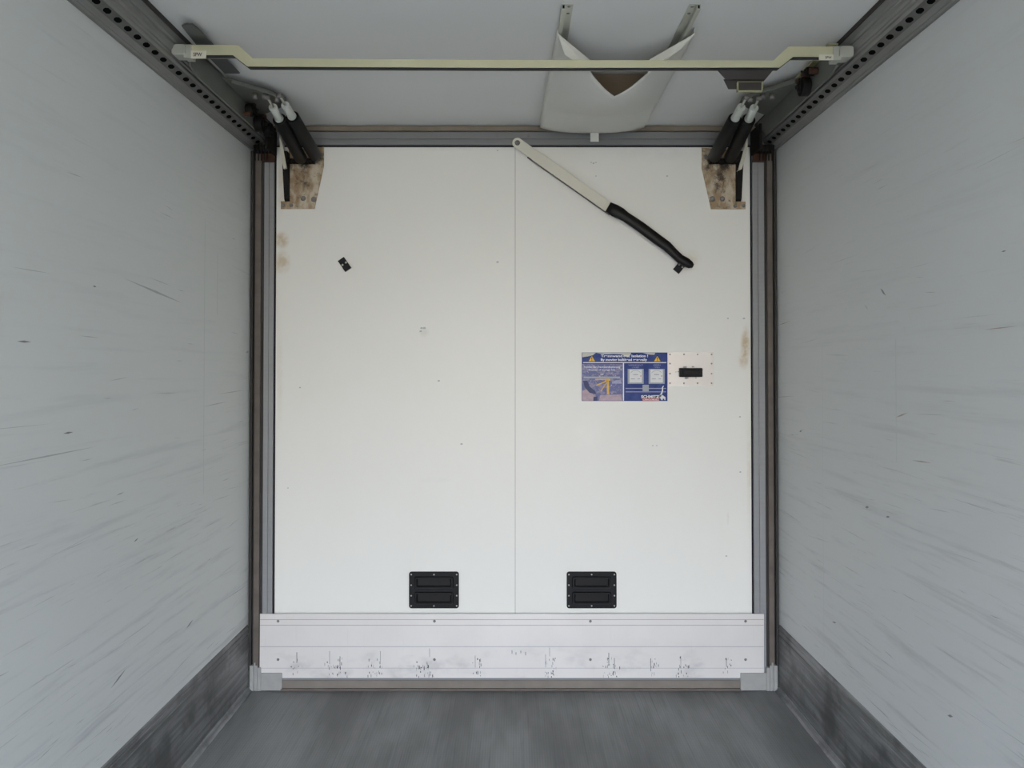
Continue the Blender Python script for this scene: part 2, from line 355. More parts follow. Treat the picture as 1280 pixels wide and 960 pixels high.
def side_seal(side):
    s = side; w = MB(); z0, z1 = Z(838, 3.72), HT - .122
    o = HW - .003; i = abs(X(328.0 if s < 0 else 957.5, 3.72)) - .001
    d = o - i
    for (k0, k1, y, m) in ((0, .22, 3.716, 1), (.22, .34, 3.73, 1), (.34, .80, 3.722, 0), (.80, 1, 3.728, 1)):
        w.mi = m; a, b = s * (o - d * k0), s * (o - d * k1)
        w.box((min(a, b), y, z0), (max(a, b), YP + .05, z1))
    w.build('side_seal', ['rubber_brown', 'rubber_dark'], bk, .002)
side_seal(-1); side_seal(1)
# kick plate with its grooves, rivets and scuffs
YK = 3.722
w = MB()
ol = [(325, 767.5), (955, 767.5), (955, 841), (944.5, 841), (944.5, 847.5), (335, 847.5), (335, 841), (324.5, 841)]
w.prism([at(x, y, YK) for x, y in ol], (0, .006, 0))
w.mi = 1
for py, h in ((774.5, .8), (781.5, .8), (808.3, .7), (835.2, .5)):
    p0, p1 = at(325.3, py, YK - .0004), at(954.5, py, YK - .0004); h *= .0036 / 2
    w.face([p0 + Vector((0, 0, h)), p0 - Vector((0, 0, h)), p1 - Vector((0, 0, h)), p1 + Vector((0, 0, h))])
for k in range(230):
    cx = rnd.choice([371, 412, 420, 427, 464, 473, 522, 528, 536, 594, 600, 685, 690, 757, 762, 768, 815, 818, 848, 857, 908])
    px = cx + rnd.gauss(0, 3.2); py = rnd.choice([833, 834, 835, 841, 842, 829, 824, 845]) + rnd.gauss(0, 1.0)
    if not 330 < px < 940 or py > 846.5: continue
    w.mi = rnd.choice([2, 2, 3, 3, 3]); a, b = rnd.uniform(.0008, .0028), rnd.uniform(.002, .009)
    p = at(px, py, YK - .0005 - .00001 * k / 10)
    w.face([p + Vector((-a, 0, b * .6)), p + Vector((-a * .6, 0, -b)), p + Vector((a, 0, -b * .7)), p + Vector((a * .5, 0, b))])
for (px, py, L, m) in ((537, 816, .02, 3), (594, 827, .028, 3), (682, 826, .03, 3), (687, 815, .02, 3), (371, 822, .025, 2), (813.5, 831, .03, 2), (475.5, 822, .03, 3), (412, 822, .03, 3), (761, 824, .03, 2), (851, 828, .03, 3),
                       (640, 815, .008, 2), (645, 817, .006, 2), (657, 817, .008, 2), (651, 815, .006, 2), (908, 828, .02, 2), (425, 827, .025, 2), (768, 828, .02, 2)):
    w.mi = m; p = at(px, py, YK - .0008); w.face([p + Vector((-.0014, 0, L)), p + Vector((-.001, 0, -L)), p + Vector((.0012, 0, -L)), p + Vector((.0012, 0, L))])
w.mi = 4
for px in (347.5, 543, 738, 932):
    for py in (776.5, 824.5): w.dome(at(px, py, YK), .0065)
w.build('kick_plate', ['kick_plate', 'groove_grey', 'scuff_black', 'scuff_grey', 'screw_dull'], bk, recalc=False)
w = MB(); a, b = X(351, 3.724, 850), X(926, 3.724, 850)
w.box((a, 3.722, .012), (b, YP + .05, Z(850.5, 3.722))); w.mi = 1; w.box((a, 3.716, .0005), (b, YP + .05, .012)); w.mi = 2; w.box((a, 3.726, Z(850.5, 3.726)), (b, YP + .05, Z(847, 3.726)))
w.build('bottom_seal', ['sealing_strip', 'rubber_brown', 'aluminium_header'], bk, .002)
def corner_block(side):
    s = side; w = MB(); a = HW - .010
    def bx(p, q, y, z0, z1): w.box((min(s * p, s * q), y, z0), (max(s * p, s * q), YP + .05, z1))
    i = abs(X(352.5 if s < 0 else 925.5, 3.72, 855))
    zt_, zm = Z(832, 3.716), Z(840.5, 3.716)
    bx(a, a - .018, 3.714, .001, zt_); bx(a - .018, a - .026, 3.718, .001, zt_ + .012); bx(a - .026, a - .036, 3.714, .001, zt_)
    bx(a - .036, a - .052, 3.716, .001, zt_ - .01)
    bx(a - .052, i, 3.7165, .003, zm - .004)
    w.build('corner_block', 'corner_grey', bk, .0025)
corner_block(-1); corner_block(1)
# recessed handles
def handle(px0, px1):
    a, b = X(px0), X(px1); z0, z1 = Z(760), Z(714.3); y = YP - .006
    w = MB(); cx = (a + b) / 2; hw = (b - a) / 2; H = z1 - z0
    out = rrect(a, b, z0, z1, y, .012)
    w.prism(out, (0, .005, 0))
    ww = hw * .76
    for (k0, k1, d) in ((.56, .86, .016), (.13, .44, .016)):      # raised rims of the two finger pockets
        p0, p1 = z0 + H * k0, z0 + H * k1
        o_ = rrect(cx - ww, cx + ww, p0, p1, y - .008, .008); n_ = rrect(cx - ww + .007, cx + ww - .007, p0 + .006, p1 - .006, y - .008, .006)
        i_ = [p + Vector((0, .0075, 0)) for p in rrect(cx - ww + .013, cx + ww - .013, p0 + .011, p1 - .008, y - .008, .005)]
        base = [p + Vector((0, .009, 0)) for p in rrect(cx - ww - .003, cx + ww + .003, p0 - .003, p1 + .003, y - .008, .010)]
        for r0, r1 in ((base, o_), (o_, n_), (n_, i_)):
            m = len(r0)
            for j in range(m): w.face([r0[j], r0[(j + 1) % m], r1[(j + 1) % m], r1[j]])
        w.mi = 2; w.face(i_); w.mi = 0
    w.mi = 1
    for kx, kz in ((.94, .94), (0, .94), (-.94, .94), (.94, .64), (-.94, .64), (.94, .34), (-.94, .34), (.94, .05), (0, .05), (-.94, .05)):
        w.dome((cx + hw * kx * .97, y, z0 + H * (.02 + kz * .96)), .0038)
    w.build('recessed_handle', ['plastic_black', 'screw_steel', 'grip_black'], bk)
handle(512, 574); handle(708, 770)
# hinge brackets
def bracket(side):
    if side < 0: ol = [(361, 188), (404.8, 183.5), (404.8, 207.5), (393, 261), (351, 261), (351, 251.5), (357, 251.5)]; fin = (356, 362.5); bolts = [(379, 248, 7), (392, 249, 7), (399.5, 195, 6), (354, 256.5, 5), (364, 256.5, 5)]; pin = (358, 394)
    else: ol = [(922, 188), (877.3, 184.5), (877.3, 210), (889, 261.3), (932, 261.3), (932, 252), (926, 252)]; fin = (919.5, 926); bolts = [(890.5, 248.5, 7), (903, 248.5, 7), (882, 196, 6), (919, 257.5, 5), (929.5, 257, 5)]; pin = (886, 922)
    w = MB(); y = YP - .007; w.prism([at(a, b, y) for a, b in ol], (0, .006, 0))
    br = w.build('hinge_bracket', 'bracket_steel', bk, .001)
    for (a, b, r) in bolts: MB().dome(at(a, b, y), r * .0018, h=.7).build('bolt', 'screw_dull', br)
    w = MB()
    pa, pb = at(fin[0], 252, y), at(fin[1], 200, y)
    w.prism([(pa.x, y, pa.z), (pa.x, y, pb.z + .03), (pa.x, y - .05, pb.z + .03), (pa.x, y - .05, pb.z), (pa.x, y - .012, pa.z + .01)], (pb.x - pa.x, 0, 0))
    w.build('fin', 'greasy_black', br, .001)
    w = MB(); c0, c1 = at(pin[0], 201.5, 3.70), at(pin[1], 201.5, 3.70)
    w.tube(c0, c1, .009)
    n = 9
    for k in range(n):
        p = c0.lerp(c1, (k + .5) / n); d = (c1 - c0).normalized() * .006; w.tube(p - d, p + d, .0135, n=14)
    w.build('pivot_pin', 'greasy_black', br)
    w = MB()                                # pale bent sheet edge beside the struts
    sx = [(349, 168), (353, 180), (356, 196), (358, 210), (354.5, 211), (352, 200), (350, 186)] if side < 0 else [(934.5, 170), (930, 186), (925, 204), (923, 213), (927.5, 211), (932, 196), (934.5, 183)]
    w.prism([at(a, b, 3.69) for a, b in sx], (0, .03, 0)); w.build('cover_strip', 'bar_cream', br)
bracket(-1); bracket(1)
# holding clips
def clip(px, py, ang):
    c = at(px, py, YP); w = MB(); q = Matrix.Rotation(R(ang), 4, 'Y')
    def pt(u, v, d): return c + q @ Vector((u, d, v))
    for (u0, u1, v0, v1, d) in ((-.017, .017, -.030, .030, -.010), (-.017, .017, -.032, -.012, -.018)):
        w.prism([pt(u0, v0, d), pt(u1, v0, d), pt(u1, v1, d), pt(u0, v1, d)], (0, -d - .0005, 0))
    w.mi = 1
    for u in (-.009, .010): w.dome(pt(u, .002, -.010), .005)
    w.build('clip', ['plastic_black', 'screw_steel'], bk)
clip(431, 330.5, -35); clip(850, 333, 40)
# screwed latch plate
w = MB(); y = YP - .004
w.prism([at(a, b, y) for a, b in ((834.8, 440.3), (891.8, 440.3), (891.8, 482), (834.8, 482))], (0, .0035, 0))
w.mi = 1
for a, b in ((837.5, 443), (855, 443), (872, 443), (889.5, 443), (837.5, 454.5), (889.5, 454.5), (837.5, 467), (889.5, 467), (837.5, 479), (855, 479), (872, 479), (889.5, 479)): w.dome(at(a, b, y), .004)
w.mi = 2
for (a, b, s_) in ((856, 459, .012), (848.5, 464.5, .009), (866, 458.5, .008), (877.5, 462, .007), (858, 472.5, .012), (870, 472.5, .006), (845, 465, .005)):
    c_ = at(a, b, y - .0005); w.face([c_ + Vector((s_ * math.cos(k * .7854) * rnd.uniform(.5, 1.1), 0, s_ * .5 * math.sin(k * .7854) * rnd.uniform(.5, 1.1))) for k in range(8)])
lp = w.build('latch_plate', ['latch_plate', 'screw_dull', 'scuff_grey'], bk, recalc=False)
p0, p1 = at(848.5, 471.2, y), at(877, 460, y)
w = MB(); w.box((p0.x, y - .022, p0.z), (p1.x, y, p1.z)); w.box((p0.x + .012, y - .030, p0.z + .008), (p1.x - .012, y - .02, p1.z - .010)); w.build('grip', 'plastic_black', lp, .003)

# ------------------------------------------------------------------ warning sign
YS = YP - .003
sg = MB(); sg.prism([at(a, b, YS) for a, b in ((727.3, 440.6), (834.3, 440.6), (834.3, 501.3), (727.3, 501.3))], (0, .0025, 0))
def q4(w, x0, y0, x1, y1, d=.0004):
    w.face([at(x0, y0, YS - d), at(x0, y1, YS - d), at(x1, y1, YS - d), at(x1, y0, YS - d)])
def line(w, x0, y0, x1, y1, th, d=.0008):
    a, b = at(x0, y0, YS - d), at(x1, y1, YS - d); n = Vector((-(b.z - a.z), 0, b.x - a.x)).normalized() * th / 2 * .00377
    w.face([a + n, a - n, b - n, b + n])
sg.mi = 1; q4(sg, 727.8, 455, 778.5, 501)
sg.mi = 2; q4(sg, 729, 452.7, 833, 453.8, .0006); q4(sg, 778.7, 453.5, 780, 500.8, .0006)
sg.mi = 3                                   # torn paper edge along the top and the worn lower left
def torn(pts, d=.0007): sg.face([at(a, b, YS - d) for a, b in pts])
torn([(728, 441), (745, 441), (741, 444), (735, 445.5), (728, 446.5)]); torn([(745, 441), (789, 441), (788, 444), (786, 446), (782, 446), (778, 443), (767, 442.5), (756, 443)])
torn([(803, 441), (819, 441), (818, 443.5), (811, 443.2)])
sg.mi = 7; torn([(728, 489), (733, 486), (738, 491), (746, 496), (742, 501), (728, 501)]); torn([(750, 494), (776, 493), (778, 500.8), (749, 500.8)], .0006)
sg.mi = 8; torn([(728.5, 476), (734, 476), (737, 483), (744, 489), (745, 492.5), (737, 491), (731, 484)], .0009); torn([(742, 496), (747, 495.5), (746.5, 501), (741.5, 501)], .001)
sg.mi = 5; torn([(770, 475.3), (776, 475), (777.5, 479.5), (765, 479.5), (765, 477)], .0009)
sg.mi = 4; line(sg, 729.5, 471.8, 775, 471.8, 2.2)
sg.mi = 6
line(sg, 744, 474.2, 762, 474.4, 1.2, .001); line(sg, 745.5, 481.8, 760, 475.5, 1.3, .001); line(sg, 759.8, 473.3, 760, 493, 2.6, .001); line(sg, 760, 476, 751, 489, .9, .001); line(sg, 756, 474.6, 763, 474.6, 2.4, .0011)
sg.mi = 5
for y_ in (485.5, 489.8): q4(sg, 782, y_ - .5, 832.5, y_ + .5)
sg.mi = 4; q4(sg, 803.2, 481, 811, 489, .0008)
sign = sg.build('warning_sign', ['sign_blue', 'sign_worn', 'sign_white', 'sign_bare', 'sign_grey', 'sign_lilac', 'sign_yellow', 'sign_pink', 'sign_navy'], None, recalc=False)
tag(sign, 'blue operating instruction sign with warning triangles, beside the small screwed latch plate', 'sign')
for cx in (739.8, 821.6):                   # triangles
    w = MB(); w.prism([at(a, b, YS - .0006) for a, b in ((cx, 443.6), (cx + 5.2, 452), (cx - 5.2, 452))], (0, .0005, 0))
    w.mi = 1; w.prism([at(a, b, YS - .0009) for a, b in ((cx, 445), (cx + 4, 451.5), (cx - 4, 451.5))], (0, .0003, 0))
    w.mi = 0; line(w, cx, 446.6, cx, 449.6, .9, .0013); line(w, cx, 450.2, cx, 451, .9, .0013)
    w.build('warning_triangle', ['sign_ink', 'sign_yellow'], sign)
for cx in (794.6, 820.8):                   # gauge pictures
    w = MB(); q4(w, cx - 10, 461.2, cx + 10, 479.8, .0005); w.mi = 1; q4(w, cx - 7.8, 461.8, cx + 7.8, 478.2, .0008)
    w.mi = 2
    for k in range(8):
        a0, a1 = R(35 + k * 14), R(35 + (k + 1) * 14)
        line(w, cx + 7.5 * math.cos(a0), 470 - 7.0 * math.sin(a0), cx + 7.5 * math.cos(a1), 470 - 7.0 * math.sin(a1), .5, .0011)
    line(w, cx - 3, 468.3, cx + 3, 468.3, .9, .0011); line(w, cx - 6, 473.6, cx - 1, 473.6, .9, .0011); line(w, cx + 2.5, 473.6, cx + 5.5, 473.6, .9, .0011)
    w.mi = 3; line(w, cx + 6.4, 469, cx + 6.4, 471, .9, .0011)
    w.build('gauge_picture', ['sign_grey', 'sign_pale', 'sign_grey', 'sign_red'], sign)
def text(parent, name, s, px, py, h, wpx, Y, mat, bold=0.0, d=.0009):
    cu = bpy.data.curves.new(name, 'FONT'); cu.body = s; cu.size = 1; cu.align_x = 'LEFT'; cu.offset = bold
    ob = bpy.data.objects.new(name, cu); COL.objects.link(ob); bpy.context.view_layer.update()
    me = bpy.data.meshes.new_from_object(ob.evaluated_get(bpy.context.evaluated_depsgraph_get())); COL.objects.unlink(ob); bpy.data.objects.remove(ob)
    vx = [v.co.x for v in me.vertices]; vy = [v.co.y for v in me.vertices]
    a, b = at(px, py, Y - d), at(px + wpx, py - h, Y - d)
    for v in me.vertices:
        u = (v.co.x - min(vx)) / (max(vx) - min(vx)); k = (v.co.y - 0) / .72
        v.co = (a.x + (b.x - a.x) * u, Y - d, a.z + (b.z - a.z) * k)
    me.materials.clear(); me.materials.append(MATS[mat]); o = bpy.data.objects.new(name, me); COL.objects.link(o); adopt(o, parent); return o
def join_text(name, parts, parent):        # lines of one colour read as one lettering
    bm = bmesh.new()
    for o in parts: bm.from_mesh(o.data)
    mats = parts[0].data.materials[0]; me = bpy.data.meshes.new(name); bm.to_mesh(me); bm.free(); me.materials.append(mats)
    for o in parts: bpy.data.objects.remove(o)
    o = bpy.data.objects.new(name, me); COL.objects.link(o); adopt(o, parent); return o
L = [text(sign, 'lettering', 'Trennwand', 751, 446.3, 3.0, 27, YS, 'sign_white', .03), text(sign, 'lettering', 'gen. Isolation !', 779, 446.3, 3.0, 31, YS, 'sign_white', .03),
     text(sign, 'lettering', 'By moving bulkhead generally', 751, 451.0, 3.0, 58, YS, 'sign_white', .03),
     text(sign, 'lettering', 'Position der Trennwandbedienung', 730, 459.8, 2.3, 45, YS, 'sign_white', .01), text(sign, 'lettering', 'Position of storage link', 736, 463.2, 2.0, 33, YS, 'sign_white', .01),
     text(sign, 'lettering', 'OFF', 750.5, 469, 2.0, 4, YS, 'sign_white', .02)]
join_text('lettering', L, sign)
L = [text(sign, 'heading', 'VERRIEGELT', 785.5, 457.3, 1.8, 18, YS, 'sign_lilac'), text(sign, 'heading', 'LOCKED', 790, 460, 1.6, 9, YS, 'sign_lilac'), text(sign, 'heading', 'OFFEN', 816.5, 457.3, 1.8, 9, YS, 'sign_lilac'), text(sign, 'heading', 'OPEN', 817.5, 460, 1.6, 7, YS, 'sign_lilac')]
join_text('heading_lettering', L, sign)
w = MB(); q4(w, 801, 493.6, 825, 498.2, .0006); w.mi = 1; q4(w, 803, 498.2, 824, 500.9, .0006)
logo = w.build('logo', ['sign_ink', 'sign_red'], sign)
text(logo, 'logo_lettering', 'SCHMITZ', 801.5, 497.6, 3.6, 22.5, YS, 'sign_white', .04, .0012)
text(logo, 'logo_lettering', 'CARGOBULL', 803.5, 500.6, 2.0, 20, YS, 'sign_pale', .02, .0012)
w = MB()                                    # elephant mark with raised trunk
for poly in ([(823.5, 494.5), (826.5, 493.2), (829.5, 494.8), (831.8, 496.5), (832, 500), (830.6, 500), (830, 498.4), (828.4, 498.2), (828.6, 500), (826.4, 500), (825.6, 497.8), (823.8, 497)],
             [(823.6, 496.6), (824.4, 494), (826.6, 490.6), (827.4, 487.2), (827.2, 484.6), (829, 482), (830, 482.4), (828.6, 485), (829, 488), (828, 491.6), (827, 494.6), (825, 497)]):
    w.face([at(a, b, YS - .001) for a, b in poly])
w.build('elephant_mark', 'sign_white', logo)

# ------------------------------------------------------------------ pull lever across the bulkhead
Pv = at(644, 176.5, 3.712)
lv = empty('pull_lever', Pv, 'long cream steel lever with black grip, pivoted at the top of the bulkhead', 'lever')
A, B = at(641.5, 174.8, 3.706), at(766, 263, 3.712); d = (B - A).normalized(); nn = Vector((-d.z, 0, d.x))
if nn.z < 0: nn = -nn
w = MB(); h0, h1 = .024, .027
pts = [A + d * .012 + nn * h0 * 1.0] + [A + Vector((0, 0, 0)) + d * .022 + (-d * math.sin(R(k)) + nn * math.cos(R(k))) * .0235 for k in range(15, 180, 15)]
arc = [A + d * .024 + (-d * math.sin(R(k)) + nn * math.cos(R(k))) * .024 for k in range(0, 181, 20)]
L_ = (B - A).length
outl = arc + [A + d * .12 - nn * .024, A + d * .125 - nn * h1, A + d * L_ - nn * h1 * .92, A + d * L_ + nn * h1 * .92, A + d * .15 + nn * h1, A + d * .145 + nn * .024]
w.prism(outl, (0, .005, 0))
w.mi = 1
e0, e1 = A + d * .10 - nn * (h1 + .001), A + d * L_ - nn * (h1 * .92 + .001)
w.prism([e0, e1, e1 + nn * .004, e0 + nn * .004], (0, .016, 0))
w.build('bar', ['bar_cream', 'bar_edge'], lv, .0012)
MB().dome(A + d * .024 + Vector((0, -.001, 0)), .013, h=.7).dome(A + d * .024 + Vector((0, -.008, 0)), .007, h=.7).tube(A + d * .024 + Vector((0, .004, 0)), A + d * .024 + Vector((0, .024, 0)), .011).build('pivot_bolt', 'screw_dull', lv)
w = MB()                                    # moulded grip, flattened tube along a bent line
path = [(760, 258.5, 13.5), (768, 263, 16.0), (776, 267, 15.0), (782, 271, 13), (800, 283, 13.5), (820, 298, 13.5), (834, 308, 13), (842, 316, 11.5), (850, 323.5, 11.5), (858, 328, 12), (863, 331, 10), (866.3, 332.6, 5)]
prev = None; ys = 3.703
for i, (px, py, wd) in enumerate(path):
    p = at(px, py, ys); a = at(*path[max(0, i - 1)][:2], ys); b = at(*path[min(len(path) - 1, i + 1)][:2], ys)
    t_ = (b - a).normalized(); n_ = Vector((-t_.z, 0, t_.x)); r = wd / 2 * .00372
    ring = [w.bm.verts.new(p + n_ * r * math.cos(6.2832 * k / 16) + Vector((0, min(.014, r) * math.sin(6.2832 * k / 16), 0))) for k in range(16)]
    if prev:
        for k in range(16): f = w.bm.faces.new((prev[k], prev[(k + 1) % 16], ring[(k + 1) % 16], ring[k])); f.smooth = True
    else: w.bm.faces.new(ring)
    prev = ring
w.bm.faces.new(prev[::-1]); w.build('grip', 'grip_black', lv)
w = MB(); p = at(856, 328.5, 3.70); w.tube(p, p + Vector((0, .049, 0)), .010); p = at(864, 321, 3.745); w.build('catch_pin', 'greasy_black', lv)

# ------------------------------------------------------------------ cross beam under the ceiling
YC = 2.69
cb = empty('cross_beam', at(640, 84, YC), 'zinc plated cross beam spanning the trailer below the ceiling', 'beam')
top = [(238, 56), (297.4, 56.3), (316, 72.9), (640, 75), (966.4, 75.6), (986, 58), (1043, 58)]
bot = [(1043, 70.8), (991.5, 70.8), (974.6, 84.2), (640, 84.6), (309.4, 83), (290.8, 68.6), (238, 68.6)]
w = MB()
TT = [at(a, b, YC) for a, b in top]; BB = [at(a, b, YC) for a, b in bot][::-1]; ext = Vector((0, .034, 0))
e_ = Vector((0, .003, 0)); dz_ = Vector((0, 0, .003))      # folded channel, open below
vt = [[w.bm.verts.new(p) for p in (t_, b_, b_ + e_, t_ + e_ - dz_, t_ + ext - e_ - dz_, b_ + ext - e_, b_ + ext, t_ + ext)] for t_, b_ in zip(TT, BB)]
for i in range(len(vt) - 1):
    for k in range(8):
        f = w.bm.faces.new((vt[i][k], vt[i][(k + 1) % 8], vt[i + 1][(k + 1) % 8], vt[i + 1][k])); f.material_index = 1 if k in (2, 3, 4) else 0  # inside faces darker: shade under the beam put into their colour
w.bm.faces.new(vt[0]); w.bm.faces.new(vt[-1][::-1])
w.build('bar', ['zinc_yellow', 'tongue_grey'], cb)
for (s, px0, px1, ya, yb, pa, pb) in ((-1, 214, 231.5, 54.8, 68, 230, 239.5), (1, 1050, 1067.5, 57, 71, 1041, 1051)):
    w = MB(); y = YC - .012; p0, p1 = at(px0, yb, y), at(px1, ya, y)
    w.prism(rrect(p0.x, p1.x, p0.z, p1.z, y, .009), (0, .055, 0)); q0, q1 = at(pa, yb + 4.5, y + .012), at(pb, ya + 1, y + .012)
    w.box((q0.x, y + .008, q0.z), (q1.x, y + .05, q1.z))
    w.build('end_block', 'zinc_grey', cb, .002)
    w = MB(); l0, l1 = (at(238.5, 73, YC - .004), at(257.5, 63.2, YC - .004)) if s < 0 else (at(1024, 74.8, YC - .004), at(1042, 68.0, YC - .004))
    w.box((l0.x, YC - .004, l0.z), (l1.x, YC - .0003, l1.z)); lab = w.build('label_plate', 'sticker_cream', cb, .0008)
    if s < 0: text(lab, 'lettering', 'SPW', 241.5, 70.2, 4.6, 11, YC - .004, 'sign_ink', .02, .0006)
    else: text(lab, 'lettering', 'SPW', 1031.5, 73.2, 3.0, 8, YC - .004, 'sign_ink', .02, .0006)
w = MB()                                    # latch catch hung under the beam
zb_ = at(640, 85, YC).z
c0, c1, c2, c3 = at(898, 86, YC), at(910, 99, YC), at(957, 99, YC), at(968, 86, YC)
w.prism([Vector((p.x, YC + .010, min(p.z, zb_))) for p in (c0, c1, c2, c3)], (0, .006, 0)); w.prism([(c0.x + .02, YC + .010, c1.z), (c2.x, YC + .010, c1.z), (c2.x, YC + .10, c1.z), (c0.x + .06, YC + .10, c1.z)], (0, 0, .004))
simple('catch_dark', (.032, .028, .028), .55, .1, .3, 20)
ct = w.build('catch_bracket', 'catch_dark', cb, .001)
w = MB(); b0, b1 = at(922, 114, YC + .02), at(953.5, 100.8, YC + .02); th = .003
for (xa, za, xb, zb2) in ((b0.x, b0.z, b1.x, b0.z + th), (b0.x, b1.z - th, b1.x, b1.z), (b0.x, b0.z, b0.x + th, b1.z), (b1.x - th, b0.z, b1.x, b1.z)): w.box((xa, YC + .02, za), (xb, YC + .034, zb2))
w.mi = 1; w.box((b0.x + th, YC + .028, b0.z + th), (b1.x - th, YC + .033, b1.z - th))
w.build('catch_box', ['carriage_edge', 'catch_dark'], ct)

# ------------------------------------------------------------------ trolley carriages beside the rails
def carriage(side, label):
    s = side; xo, xi = s * (HW - .112), s * (HW - .120)
    e = empty('trolley_carriage', (s * (HW - .12), 2.95, 2.53), label, 'carriage', 'rail carriages of the bulkhead')
    ye = 3.62
    w = MB(); w.prism([(xi, 2.735, 2.548), (xi, 2.735, 2.622), (xi, ye, 2.622), (xi, ye, 2.60), (xi, ye - .12, 2.532), (xi, 2.80, 2.532)], (xo - xi, 0, 0))
    sp = w.build('side_plate', 'carriage_steel', e, .001)
    w = MB(); w.box((min(xi, xi - s * .024), 2.735, 2.6225), (max(xi, xo), 3.30, 2.627)); w.build('flange', 'carriage_edge', e, .001)
    g = [(.108, 3.02), (.150, 3.05), (.255, 3.17), (.295, 3.26), (.285, 3.34), (.20, 3.42), (.108, 3.50)]
    w = MB(); w.prism([(s * (HW - a), y, 2.612) for a, y in g], (0, 0, .006))
    w.prism([(s * (HW - a), y, 2.600) for a, y in g[1:4]] + [(s * (HW - a + .004), y + .006, 2.600) for a, y in g[1:4]][::-1], (0, 0, .018))
    w.build('gusset', 'carriage_steel', e, .001)
    for a, y in ((.268, 3.235), (.228, 3.20), (.19, 3.20)): MB().tube((s * (HW - a), y, 2.588), (s * (HW - a), y, 2.612), .010, n=14).build('mounting_pin', 'screw_dull', e)
    if s < 0: rl = [(3.30, 2.575, .026), (3.42, 2.555, .034), (3.54, 2.565, .030)]; bl = [(3.33, 2.605, .012), (3.47, 2.60, .012), (3.27, 2.55, .010)]
    else: rl = [(2.985, 2.562, .034), (2.93, 2.60, .016)]; bl = [(2.90, 2.592, .013), (2.98, 2.606, .012), (3.03, 2.60, .011)]
    for (y, z, r) in rl:
        w = MB(); xa = xi - s * .002; xb = xi - s * .034
        w.tube((xa, y, z), (xb, y, z), r, n=28); w.tube((xb, y, z), (xb - s * .008, y, z), r * .55, n=20); w.tube((xb - s * .008, y, z), (xb - s * .018, y, z), r * .28, n=6, smooth=False)
        w.build('roller', 'greasy_black', e, .002)
    for (y, z, r) in bl: MB().tube((xi - s * .0005, y, z), (xi - s * .030, y, z), r, n=6, smooth=False).build('bolt', 'rusty', e, .001)
    if s < 0:
        w = MB(); pts = [at_z(a, b, 2.618) for a, b in ((227, 33), (229.5, 31), (234, 30.2), (241, 31), (248, 36.5))] + [at_z(266, 56, 2.618), at_z(245, 56, 2.618)]
        w.prism(pts, (0, 0, .005)); q_ = [at_z(266, 56, 2.618), at_z(245, 56, 2.618)]
        w.prism([q_[0], q_[1], Vector((q_[1].x, 3.0, 2.618)), Vector((q_[0].x, 3.0, 2.618))], (0, 0, .005))
        w.build('tongue', 'tongue_grey', e, .0008)
    # greasy end bracket at the bulkhead
    w = MB(); a = s * (HW - .118); b = s * (HW - .035)
    w.box((min(a, b), 3.655, 2.50), (max(a, b), 3.70, 2.53)); w.box((min(a, a - s * .012), 3.56, 2.49), (max(a, a - s * .012), 3.70, 2.60))
    for k in range(5): w.tube((s * (HW - .045 - .014 * k), 3.652, 2.455), (s * (HW - .045 - .014 * k), 3.652, 2.53), .003, n=8)
    w.build('end_bracket', 'greasy_black', e, .002)
    w = MB(); w.box((min(a, s * (HW - .06)), 3.70, 2.462), (max(a, s * (HW - .06)), 3.708, 2.50)); w.build('end_plate', 'rusty', e)
carriage(-1, 'greasy steel carriage plate with rollers and tongue beside the left ceiling rail')
carriage(1, 'greasy steel carriage plate with black roller knob beside the right ceiling rail')

# ------------------------------------------------------------------ gas struts
def make_strut(label):
    e = empty('gas_strut', (0, 0, 0), label, 'strut', 'gas struts of the bulkhead'); L = .50
    MB().tube((0, 0, 0), (0, 0, .34), .029, n=28).build('cylinder', 'strut_black', e, .004)
    MB().tube((0, 0, .34), (0, 0, .352), .019, n=20).tube((0, 0, .352), (0, 0, .432), .0175, n=20).build('sleeve', 'strut_silver', e, .002)
    MB().tube((0, 0, .43), (0, 0, L), .005, n=14).build('rod', 'screw_steel', e)
    MB().tube((-.009, 0, L), (.009, 0, L), .0085, n=16).build('rod_eye', 'screw_dull', e, .001)
    return e
struts = [((376, 198), (334.5, 122), 'black gas strut with silver end, outer one beside the left wall'), ((394, 194), (349.5, 119.5), 'black gas strut with silver end, inner one of the left pair'),
          ((893, 196), (933, 122), 'black gas strut with silver end, inner one of the right pair'), ((913, 197), (948.5, 123), 'black gas strut with silver end, outer one beside the right wall')]
proto = None
for (b, t_, lab) in struts:
    p = at(b[0], b[1], 3.672); q = at(t_[0], t_[1], 3.19); dv = (q - p)
    if proto is None: o = proto = make_strut(lab)
    else:
        o = proto.copy(); COL.objects.link(o); o['label'] = lab
        for ch in [c for c in proto.children]:
            c = ch.copy(); COL.objects.link(c); c.parent = o
    o.location = q - dv.normalized() * .50
    o.rotation_mode = 'QUATERNION'; o.rotation_quaternion = dv.to_track_quat('Z', 'Y')

